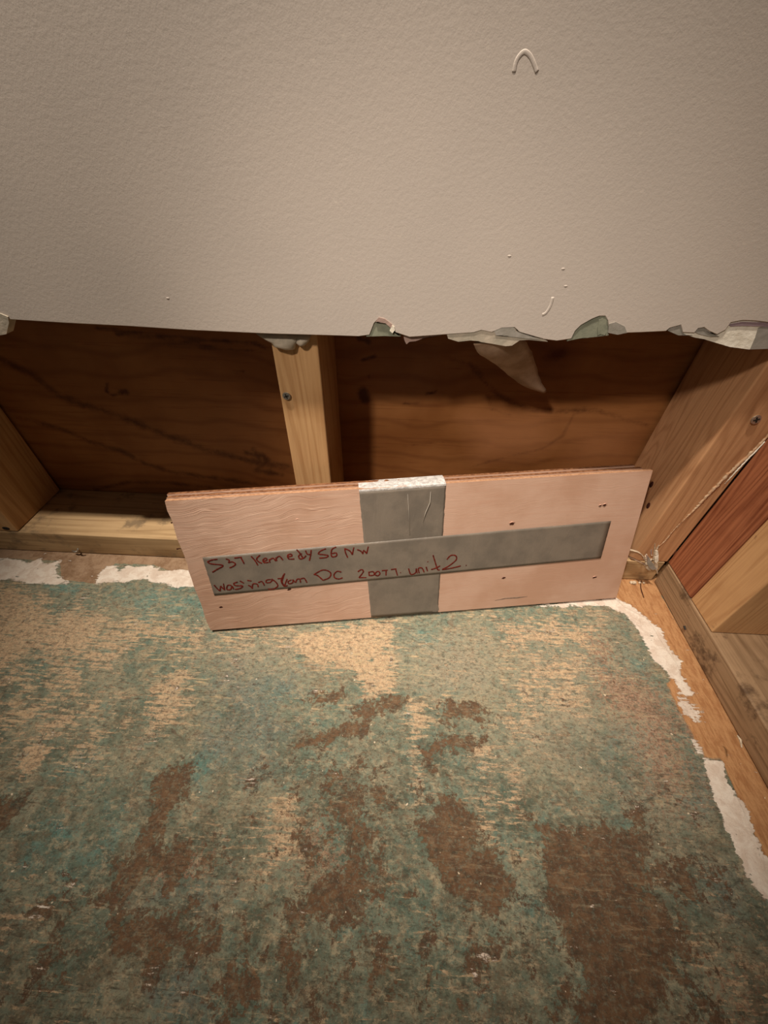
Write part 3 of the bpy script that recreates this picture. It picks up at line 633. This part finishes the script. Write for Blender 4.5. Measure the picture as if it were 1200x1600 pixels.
link_mesh('plate_body', plate_right(), M_plate_r, pr)
q = floor_pt(1160, 1155, 0.038)
link_mesh('paint_scratch', tube_bm([at(1152,1149,2,.0383), at(1157,1156,2,.0383), at(1159,1168,2,.0383)], [0.0006, 0.0011, 0.0005], 6), M_fluff, pr)
link_mesh('nail_hole', tube_bm([at(1069,978,0,.3515), at(1071,984,0,.3515)], [0.0012, 0.001], 6), M_black, pr)
s1 = stud('reddish rough-grained stud, first in the right wall from the corner', M_red, 0.3548, 0.4440, 0.2835, 0.3383)
s2 = stud('pale stud doubled against the reddish stud of the right wall', M_light, 0.3548, 0.4440, 0.2390, 0.2825)
s3 = tag(link_mesh('plywood_sheathing', box_bm(0.4450, 0.4560, -1.5, 0.44, 0.001, 2.4, 0), wood('right_sheathing_wood', (150, 98, 58), (112, 66, 34), 1), None), 'brown plywood sheet closing the right wall behind its studs', 'plywood')
# knots on the red stud face
for px, py, r in ((1053,862,0.0045),(1099,838,0.0028)):
    q = at(px, py, 0, 0.3555)
    bm = bmesh.new(); bmesh.ops.create_icosphere(bm, subdivisions=2, radius=r); bmesh.ops.scale(bm, verts=bm.verts, vec=(0.10, 0.7, 1.3)); bmesh.ops.translate(bm, verts=bm.verts, vec=q)
    link_mesh('knot', bm, simple('knot_wood', (84, 42, 24), 0.7), s1, True)

# torn compound and paper along the corner stud's right edge
def ragged(pts, y, wmin, wmax, mat, name, parent, seed=0, th=0.0015, label=None, n=7):
    random.seed(seed)
    P = smooth_path([at(a, b, 1, y) for a, b in pts], n); L, R = [], []
    for i, p in enumerate(P):
        k = i/(len(P)-1); ta = math.sin(math.pi*min(1, k*1.05+0.05))**0.5 if 0 < k < 1 else 0.12
        wd = (wmin+(wmax-wmin)*(0.5+0.5*mnoise.noise(Vector((i*0.6, seed, 0)))))*ta
        t = (P[min(i+1, len(P)-1)]-P[max(i-1, 0)]).normalized(); nn = Vector((t.z, 0, -t.x))
        L.append(p+nn*wd*random.uniform(0.6, 1.3)); R.append(p-nn*wd*random.uniform(0.6, 1.3))
    bm = bmesh.new(); rows = [[bm.verts.new(l), bm.verts.new((l+r)/2+Vector((0, -th, 0))), bm.verts.new(r), bm.verts.new((l+r)/2+Vector((0, th*0.5, 0)))] for l, r in zip(L, R)]
    for a, b in zip(rows, rows[1:]):
        for j in range(4): bm.faces.new((a[j], a[(j+1) % 4], b[(j+1) % 4], b[j]))
    bm.faces.new(rows[0]); bm.faces.new(rows[-1]); bmesh.ops.recalc_face_normals(bm, faces=bm.faces)
    o = link_mesh(name, bm, mat, parent, True)
    if label: o['label'] = label
    return o
ragged([(1215,664),(1192,690),(1168,714),(1142,738),(1118,762),(1098,783),(1085,797),(1068,813),(1058,824)], YW-0.0002, 0.0012, 0.0042, M_ridge, 'compound_ridge', st_r, 3, 0.0007, 'ragged white compound line down the edge', 12)
ragged([(1195,690),(1170,716),(1150,737),(1132,756)], YW-0.0007, 0.0006, 0.0018, M_gypsum, 'compound_ridge', st_r, 12, 0.0006, None, 12)
ragged([(1062,818),(1050,832),(1042,842),(1034,850),(1024,856)], YW-0.0001, 0.0005, 0.0016, M_ridge, 'compound_ridge', st_r, 5, 0.0004, None, 10)
ragged([(1210,680),(1196,700),(1176,724),(1154,745),(1140,760)], YW-0.0002, 0.0008, 0.0026, M_greypaper, 'compound_ridge', st_r, 9, 0.0007, None, 12)

# clump of torn paper and dried crumbs in the corner
cl = thing('torn_paper_clump', 'crumpled white paper and compound scraps stuck in the corner between the plates', 'debris', at(1018, 893, 1, 0.330))
def shard(px, y, mat, th=0.0008, name='paper_scrap'):
    return link_mesh(name, slab_poly([at(a, b, 1, y) for a, b in px], (0.3, 1, 0.1), th), mat, cl)
shard([(1021,865),(1023,849),(1024,850),(1024,870),(1022,878),(1020,874)], 0.328, M_fluff)
shard([(1024,860),(1028,861),(1029,867),(1024,868)], 0.3275, M_gypsum)
shard([(1023,870),(1029,868),(1029,876),(1026,880),(1023,878)], 0.3275, M_gypsum)
shard([(1013,870),(1017,876),(1022,884),(1026,889),(1020,891),(1014,887),(1011,880)], 0.3265, M_greypaper)
shard([(1024,879),(1028,881),(1028,888),(1026,893),(1022,886)], 0.327, M_fluff)
shard([(1026,856),(1030,851),(1028,858),(1024,862)], 0.328, M_fluff)
shard([(1016,861),(1019,858),(1019,866),(1017,868)], 0.328, M_paper)
shard([(1026,890),(1028,893),(1028,897),(1026,896)], 0.327, M_fluff)
shard([(1009,866),(1013,870),(1013,876),(1010,874)], 0.3275, M_paper)
def strip3(pts, w_, mat, name='paper_strip'):
    return link_mesh(name, tube_bm(smooth_path(pts, 4), w_, 6, flat=((0, 0, 1), 0.35)), mat, cl, True)
strip3([at(972,856,1,.333), at(985,859,1,.332), at(998,863,1,.332), at(1006,871,1,.332), at(1010,880,1,.331)], 0.0016, M_fluff)
strip3([at(978,868,1,.335), at(990,873,1,.334), at(1002,879,1,.333), at(1009,882,1,.332)], 0.0016, M_compound_d)
strip3([at(1010,866,1,.333), at(1013,873,1,.331), at(1013,882,1,.330), at(1018,888,1,.329)], 0.0011, M_gypsum)
bm = bmesh.new(); random.seed(4)
for _ in range(46):
    a = random.uniform(0, 6.3); r = random.random()**0.6*0.008
    c = at(1016+random.uniform(-7, 10), 884+random.uniform(-14, 8), 1, 0.329)+Vector((0, random.uniform(-0.002, 0.004), 0))
    b = bmesh.ops.create_icosphere(bm, subdivisions=1, radius=random.uniform(0.0006, 0.0018)); bmesh.ops.translate(bm, verts=b['verts'], vec=c)
o = link_mesh('crumbs', bm, M_fluff, cl); o['kind'] = 'stuff'
for i, (px, py, r) in enumerate(((983,906,.0022),(988,908,.0026),(996,906,.0016),(1001,904,.0016))):
    bm = bmesh.new(); bmesh.ops.create_icosphere(bm, subdivisions=2, radius=r)
    for v in bm.verts: v.co *= 1+0.35*mnoise.noise(v.co*900+Vector((i*7, 0, 0)))
    q = floor_pt(px, py); bmesh.ops.translate(bm, verts=bm.verts, vec=Vector((q.x, min(q.y, 0.334-r), r*0.8)))
    tag(link_mesh('compound_crumb', bm, M_fluff), ('leftmost pale crumb on the bare floor, nearest the board edge', 'largest pale crumb on the bare floor below the plate end', 'small third crumb on the bare floor, left of the splinter', 'rightmost tiny crumb on the bare floor, nearest the splinter')[i], 'debris', 'crumbs in the floor corner')
strip3b = tag(link_mesh('wood_splinter', tube_bm(smooth_path([floor_pt(1002,907,.0012), floor_pt(1001,916,.001), floor_pt(1003,925,.001), floor_pt(1006,934,.0008)], 4), [0.0005]*13, 6), M_hole), 'thin dark splinter lying on the bare floor near the corner', 'splinter')

# ================================================================== TAPED BUNDLE OF PLYWOOD STRIPS
Z0 = 0.0046
BL = at(328, 985, 2, Z0); BR = at(963, 934, 2, Z0)
V = BR-BL
def solve_top():
    r1, r2 = ray(258, 783), ray(1020, 735)
    A = np.array([[-r1.x, r2.x], [-r1.y, r2.y], [-r1.z, r2.z]]); b = np.array(V)
    t = np.linalg.lstsq(A, b, rcond=None)[0]
    return CAM+r1*t[0], CAM+r2*t[1]
TL, TR = solve_top()
U = V.normalized(); Wv = ((TL-BL)+(TR-BR))/2
NB = U.cross(Wv).normalized()                    # points back/away from the room
if NB.y < 0: NB = -NB
def on_board(px, py, lift=0.0):
    d = ray(px, py); o0 = BL-NB*lift
    t = (o0-CAM).dot(NB)/d.dot(NB)
    return CAM+d*t
def bw(u, v, n):                                 # u,v 0..1 across the face, n metres backward
    a = BL+(BR-BL)*u; b = TL+(TR-TL)*u
    return a+(b-a)*v+NB*n
def board_material(name, pale=True):
    s = NT(name)
    rot = s.mapping((1, 1, 1), rot=(0, 0, -0.15))
    w1 = s.noise(9, 3, 0.5, rot)
    sep = s.t.nodes.new('ShaderNodeSeparateXYZ'); s.link(rot, sep.inputs[0])
    zz = s.math('MULTIPLY_ADD', w1, 0.05, sep.outputs[2])
    zz = s.math('MULTIPLY_ADD', sep.outputs[0], -0.10, zz)
    comb = s.t.nodes.new('ShaderNodeCombineXYZ'); s.link(s.math('MULTIPLY', sep.outputs[0], 5), comb.inputs[0]); s.link(s.math('MULTIPLY', zz, 240), comb.inputs[1])
    ln = s.noise(1, 2, 0.6, comb.outputs[0])
    fib = s.noise(1, 5, 0.7, s.mapping((25, 25, 520)))
    left = s.remap(sep.outputs[0], -0.13, 0.05, 1.0, 0.12)
    ridge = s.math('MULTIPLY', s.remap(s.math('ABSOLUTE', s.math('SUBTRACT', ln, 0.5)), 0.0, 0.035, 1.0, 0.0), left)
    dk = s.math('MULTIPLY', s.remap(s.math('ABSOLUTE', s.math('SUBTRACT', ln, 0.53)), 0.0, 0.035, 1.0, 0.0), left)
    a, b = ((188, 154, 132), (176, 139, 115)) if pale else ((176, 124, 88), (150, 98, 66))
    c = s.mix(s.remap(s.noise(12, 4, 0.6), 0.35, 0.65), lin(a), lin(b))
    c = s.mix(s.math('MULTIPLY', s.remap(fib, 0.45, 0.72), 0.35), c, lin((178, 134, 110)))
    c = s.mix(s.math('MULTIPLY', ridge, 0.28), c, lin((232, 198, 172)))
    c = s.mix(s.math('MULTIPLY', dk, 0.35), c, lin((150, 106, 82)))
    h = s.math('ADD', s.math('MULTIPLY', ridge, 1.0), s.math('MULTIPLY', fib, 0.35))
    h = s.math('SUBTRACT', h, s.math('MULTIPLY', dk, 0.8))
    return s.out(c, 0.62, h, 0.22, 0.001)
M_board = board_material('weathered_pine_ply_face')
bun = thing('taped_plywood_bundle', 'bundle of pinkish plywood strips wrapped in grey tape with red handwriting', 'board', (BL+BR)/2-Vector((0, 0, Z0)))
def ply(name, u0, u1, v0, v1, n0, n1, mat, edge, jag=0.0, label=None):
    """one thin ply strip: face subdivided so its ends can be a little ragged"""
    bm = bmesh.new(); NU, NVv = 60, 16; g = {}
    for side, n in ((0, n0), (1, n1)):
        for i in range(NU+1):
            for j in range(NVv+1):
                u = u0+(u1-u0)*i/NU; v = v0+(v1-v0)*j/NVv
                e = 0
                if i == 0: e = jag*(mnoise.noise(Vector((j*0.9, 1.3, n0*999))))
                g[side, i, j] = bm.verts.new(bw(u+e, v, n))
    for i in range(NU):
        for j in range(NVv):
            bm.faces.new((g[0,i,j], g[0,i+1,j], g[0,i+1,j+1], g[0,i,j+1])); bm.faces.new((g[1,i,j], g[1,i,j+1], g[1,i+1,j+1], g[1,i+1,j]))
    side_faces = []
    for i in range(NU):
        side_faces.append(bm.faces.new((g[0,i,0], g[1,i,0], g[1,i+1,0], g[0,i+1,0]))); side_faces.append(bm.faces.new((g[0,i,NVv], g[0,i+1,NVv], g[1,i+1,NVv], g[1,i,NVv])))
    for j in range(NVv):
        side_faces.append(bm.faces.new((g[0,0,j], g[0,0,j+1], g[1,0,j+1], g[1,0,j]))); side_faces.append(bm.faces.new((g[0,NU,j], g[1,NU,j], g[1,NU,j+1], g[0,NU,j+1])))
    bmesh.ops.recalc_face_normals(bm, faces=bm.faces)
    for f in side_faces: f.material_index = 1
    o = link_mesh(name, bm, mat, bun); o.data.materials.append(edge)
    if label: o['label'] = label
    return o
T = 0.0048
ply('front_strip', 0, 1, 0, 1, 0, T, M_board, M_edge_light, 0.004, 'pinkish front strip with screw holes')
ply('middle_strip', -0.001, 0.985, 0.012, 1.003, T+0.0012, 2*T+0.0012, M_board, M_edge, 0.003)
ply('rear_strip', -0.004, 0.975, 0.02, 1.010, 2*T+0.0024, 3*T+0.0020, M_board, M_edge, 0.003)
NT3 = 3*T+0.0022
def tape_material():
    s = NT('grey_duct_tape')
    s.b.inputs['Specular IOR Level'].default_value = 0.5
    wr = s.noise(1, 4, 0.6, s.mapping((70, 70, 22)), 0.8)
    weave = s.noise(700, 2, 0.5)
    c = s.mix(s.remap(s.noise(30, 4, 0.6), 0.35, 0.65), lin((116, 105, 92)), lin((102, 93, 82)))
    return s.out(c, 0.5, s.math('ADD', wr, s.math('MULTIPLY', weave, 0.15)), 0.35, 0.0015)
M_tape = tape_material()
def tape_face(name, quadpx, lift, mat, nu=30, nv=30, wr=0.0004, jag=0.0, label=None):
    bm = bmesh.new(); P = [on_board(*p, lift) for p in quadpx]; g = {}
    for side in (0, 1):
        for i in range(nu+1):
            for j in range(nv+1):
                u, v = i/nu, j/nv
                p = (P[0]*(1-u)+P[1]*u)*(1-v)+(P[3]*(1-u)+P[2]*u)*v
                k = mnoise.noise(Vector((u*6, v*3, lift*9999)))*wr if side == 0 else 0
                e = U*jag*mnoise.noise(Vector((j*0.8, i, 5))) if i in (0, nu) else Vector()
                g[side,i,j] = bm.verts.new(p+e-NB*(abs(k)) if side == 0 else p+e+NB*0.0002)
    for i in range(nu):
        for j in range(nv):
            bm.faces.new((g[0,i,j], g[0,i+1,j], g[0,i+1,j+1], g[0,i,j+1]))
            bm.faces.new((g[1,i,j], g[1,i,j+1], g[1,i+1,j+1], g[1,i+1,j]))
    for i in range(nu):
        bm.faces.new((g[0,i,0], g[1,i,0], g[1,i+1,0], g[0,i+1,0])); bm.faces.new((g[0,i,nv], g[0,i+1,nv], g[1,i+1,nv], g[1,i,nv]))
    for j in range(nv):
        bm.faces.new((g[0,0,j], g[0,0,j+1], g[1,0,j+1], g[1,0,j])); bm.faces.new((g[0,nu,j], g[1,nu,j], g[1,nu,j+1], g[0,nu,j+1]))
    bmesh.ops.recalc_face_normals(bm, faces=bm.faces)
    o = link_mesh(name, bm, mat, bun, True)
    if label: o['label'] = label
    return o, P
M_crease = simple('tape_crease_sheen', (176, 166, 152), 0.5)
vt, VP = tape_face('upright_tape', [(561,767.5),(697,757.5),(684,957),(580,964.5)], 0.0003, M_tape, 40, 40, 0.0004, 0.0006, 'tape strip running down over the boards')
# the same strip goes over the top edge and down the back
def tape_top():
    bm = bmesh.new(); rows = []
    a, b = on_board(561, 767.5, 0.0006), on_board(697, 757.5, 0.0006)
    up = Wv.normalized()
    path = [(-0.0006, -0.001), (-0.0006, 0.0010), (0.001, 0.0022), (0.006, 0.0030), (0.011, 0.0036), (NT3, 0.0036), (NT3+0.0012, 0.0015), (NT3+0.0012, -0.03)]
    for k in range(29):
        u = k/28; base = a+(b-a)*u; r = []
        for n, h in path:
            j = mnoise.noise(Vector((u*14, n*260, 2)))*0.0011 if 0 < n < NT3 else 0
            r.append(bm.verts.new(base+NB*(n+0.0006)+up*(h+j+0.0002)))
        for n, h in reversed(path):
            nn = n+(0.0003 if n < 0.002 else (-0.0003 if n >= NT3 else 0)); hh = h-0.0004
            j = mnoise.noise(Vector((u*14, n*260, 2)))*0.0011 if 0 < n < NT3 else 0
            r.append(bm.verts.new(base+NB*(nn+0.0006)+up*(hh+j+0.0002)))
        rows.append(r)
    for p_, q_ in zip(rows, rows[1:]):
        for j in range(len(p_)): bm.faces.new((p_[j], q_[j], q_[(j+1) % len(p_)], p_[(j+1) % len(p_)]))
    bm.faces.new(rows[0]); bm.faces.new(rows[-1][::-1]); bmesh.ops.recalc_face_normals(bm, faces=bm.faces)
    s = NT('crumpled_tape_glare'); s.b.inputs['Specular IOR Level'].default_value = 0.6  # same grey tape, coloured paler to paint in the overhead glare
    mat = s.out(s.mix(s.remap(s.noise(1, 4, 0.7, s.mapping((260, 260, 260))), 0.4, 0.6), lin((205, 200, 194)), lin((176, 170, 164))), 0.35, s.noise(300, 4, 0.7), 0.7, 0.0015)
    o = link_mesh('folded_tape_top', bm, mat, bun, False); o['label'] = 'crumpled fold over the top edge, lamp glare painted in'
tape_top()
ht, HP = tape_face('lengthwise_tape', [(316,871),(955,814),(939,872),(335,930.5)], 0.0008, M_tape, 60, 16, 0.0001, 0.0005, 'tape strip running along the board')
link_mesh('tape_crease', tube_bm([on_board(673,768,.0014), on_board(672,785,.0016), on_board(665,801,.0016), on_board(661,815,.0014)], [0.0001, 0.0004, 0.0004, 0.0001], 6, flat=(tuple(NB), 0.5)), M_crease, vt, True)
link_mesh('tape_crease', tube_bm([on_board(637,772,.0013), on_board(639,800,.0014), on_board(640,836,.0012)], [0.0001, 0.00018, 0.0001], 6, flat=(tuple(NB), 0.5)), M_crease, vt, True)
bm = slab_poly([on_board(a, b, 0.0005) for a, b in ((678,934),(684,944),(686,952),(683,956),(676,956))], tuple(NB), 0.0003)
link_mesh('torn_tape_corner', bm, M_tape, vt)

# red marker handwriting on the tape
def cA(l): return [(310+x/8.571, 840+y/8.571) for x, y in l]
def cB(l): return [(440+x/7.5, 830+y/7.5) for x, y in l]
def cC(l): return [(540+x/6, 840+y/6) for x, y in l]
LINE1 = [cA(x) for x in (
 [(120,325),(180,300),(255,290)], [(120,325),(170,352),(330,372),(250,425),(185,465)],
 [(365,285),(412,303),(402,338)], [(402,338),(450,325),(496,352),(465,385),(415,405)],
 [(480,275),(580,262)], [(568,268),(592,310),(612,350)],
 [(705,250),(760,310),(795,370)], [(825,235),(780,280),(800,320),(850,345)],
 [(870,318),(918,298),(900,275),(865,298),(880,335),(940,330)],
 [(958,335),(945,288)], [(950,302),(1000,275),(1035,315)],
 [(1050,312),(1035,265)], [(1040,278),(1085,250),(1130,300)])]+[cB(x) for x in (
 [(70,300),(120,290),(108,268),(70,283),(85,325),(150,325)],
 [(175,215),(215,260),(252,320)], [(238,262),(200,288),(215,325),(262,312),(285,285)],
 [(280,225),(300,268),(340,272)], [(346,220),(340,280),(325,345)],
 [(520,205),(460,230),(430,265),(490,275),(545,285),(520,308),(440,315)],
 [(640,185),(592,210),(580,260),(592,300),(642,290),(640,255),(590,262)],
 [(775,310),(748,250),(740,200)], [(745,205),(800,232),(828,275)], [(828,275),(846,190)],
 [(885,215),(930,235),(952,266)], [(952,266),(962,225),(996,262)], [(996,262),(1016,180)])]
LINE2 = [cA(x) for x in (
 [(210,635),(250,682),(290,715)], [(290,715),(296,648)], [(296,648),(350,702)], [(350,702),(335,615)],
 [(440,640),(392,640),(380,692),(430,695),(450,650),(472,692)],
 [(525,595),(472,615),(500,643),(592,647),(560,680),(490,695)],
 [(555,580),(610,612)], [(655,573),(712,582)],
 [(665,638),(700,655),(722,682)], [(722,682),(730,622),(788,625),(800,662)], [(800,604),(850,588),(884,642)],
 [(970,560),(912,570),(910,602),(960,600),(990,568)], [(980,553),(1040,600),(1062,650),(1000,690),(930,690)],
 [(1155,480),(1120,540),(1110,590),(1150,652),(1195,640)], [(1060,550),(1140,545)])]+[cB(x) for x in (
 [(32,500),(12,560),(8,600),(32,645)], [(65,560),(48,600),(35,642)],
 [(115,570),(76,590),(88,616),(130,602),(132,566)], [(132,570),(160,602)], [(165,602),(180,565),(212,562),(222,602)], [(222,560),(265,552),(296,602)],
 [(375,505),(425,522),(485,575)], [(485,575),(558,545),(576,492),(530,460),(470,458),(388,502)],
 [(700,480),(652,470),(615,505),(622,545),(670,560),(715,545)])]+[cC(x) for x in (
 [(115,320),(148,300),(166,320),(125,375)], [(125,375),(195,375)],
 [(222,358),(216,320)], [(218,325),(260,320),(266,350),(226,357)],
 [(290,320),(275,345),(300,358),(322,340),(310,318),(290,320)],
 [(340,310),(396,305)], [(380,310),(378,355)],
 [(425,300),(476,292)], [(470,300),(486,355)], [(512,328),(518,329)],
 [(590,290),(612,345),(655,330),(662,290)], [(662,290),(672,335)],
 [(690,332),(682,290),(716,286),(736,325)],
 [(755,275),(768,315)], [(768,225),(773,227)],
 [(820,165),(840,230),(862,298),(882,302)], [(800,300),(840,288),(886,265)],
 [(950,205),(985,168),(1032,170),(1035,210),(965,268),(905,300),(1000,285),(1080,265)],
 [(1127,260),(1134,261)])]
def write(name, strokes, r):
    bm = bmesh.new()
    for st in strokes:
        P = smooth_path([on_board(a, b, 0.00102) for a, b in st], 4)
        n = len(P); rad = [r*(0.75+0.35*abs(math.sin(1.3*i+len(st)))) for i in range(n)]
        tube_bm(P, rad, 6, bm, flat=(tuple(NB), 0.25))
    return link_mesh(name, bm, M_red_ink, ht)
write('marker_writing', LINE1, 0.00086)['label'] = 'red handwritten upper line, 537 Kennedy St NW'
write('marker_writing', LINE2, 0.00086)['label'] = 'red handwritten lower line, Washington Dc 20077. unit 2.'

# screw holes with raised splinters
random.seed(11)
for px, py, r, sp in ((318,827,.0016,0),(465.5,813.5,.0018,1),(345,948.5,.0018,0),(452,920.5,.0016,0),(800,818,.0017,1),(945,789,.0014,1),(938,790,.0010,1),(787,903,.0016,0),(929,902,.0014,1)):
    c = on_board(px, py, 0.0001); up = Wv.normalized()
    pts = []
    for k in range(10):
        a = 2*math.pi*k/10; rr = r*random.uniform(0.6, 1.3)
        pts.append(c-NB*0.0002+U*math.cos(a)*rr*1.5+up*math.sin(a)*rr*0.8+up*math.cos(a)*rr*0.3)
    h = link_mesh('screw_hole', slab_poly(pts, tuple(NB), 0.0006), M_hole, bun)
    if sp:
        b_ = tube_bm([c+U*(-r*2.0)+up*r*0.3, c-U*r*0.4+up*r*1.3-NB*0.0003, c+U*r*2+up*r*0.7], [0.0002, 0.0005, 0.0002], 6)
        pass
        link_mesh('splinter', b_, M_splinter, h, True)
# nick lines at the left end and the scuff low on the face
for a, b in (((267,817),(278,818.5)), ((276,858),(286,858.5))):
    link_mesh('end_split', tube_bm([on_board(*a, 0), on_board((a[0]+b[0])/2, a[1]-1, 0), on_board(*b, 0)], [0.0009, 0.0006, 0.0002], 6, flat=(tuple(NB), 0.4)), M_hole, bun)
M_scuff = simple('grey_rub_mark', (138, 116, 98), 0.8, vary=(112, 94, 80), nscale=300)
link_mesh('scuff_mark', tube_bm([on_board(773,938.5,0), on_board(790,935,0), on_board(808,934,0), on_board(824,932,0)], [0.0004, 0.0010, 0.0012, 0.0004], 6, flat=(tuple(NB), 0.15)), M_scuff, bun)

for o in bpy.data.objects:
    if o.type == 'MESH' and o.name.split('.')[0] in ('stud_body', 'plate_body'):
        for p_ in o.data.polygons: p_.use_smooth = False
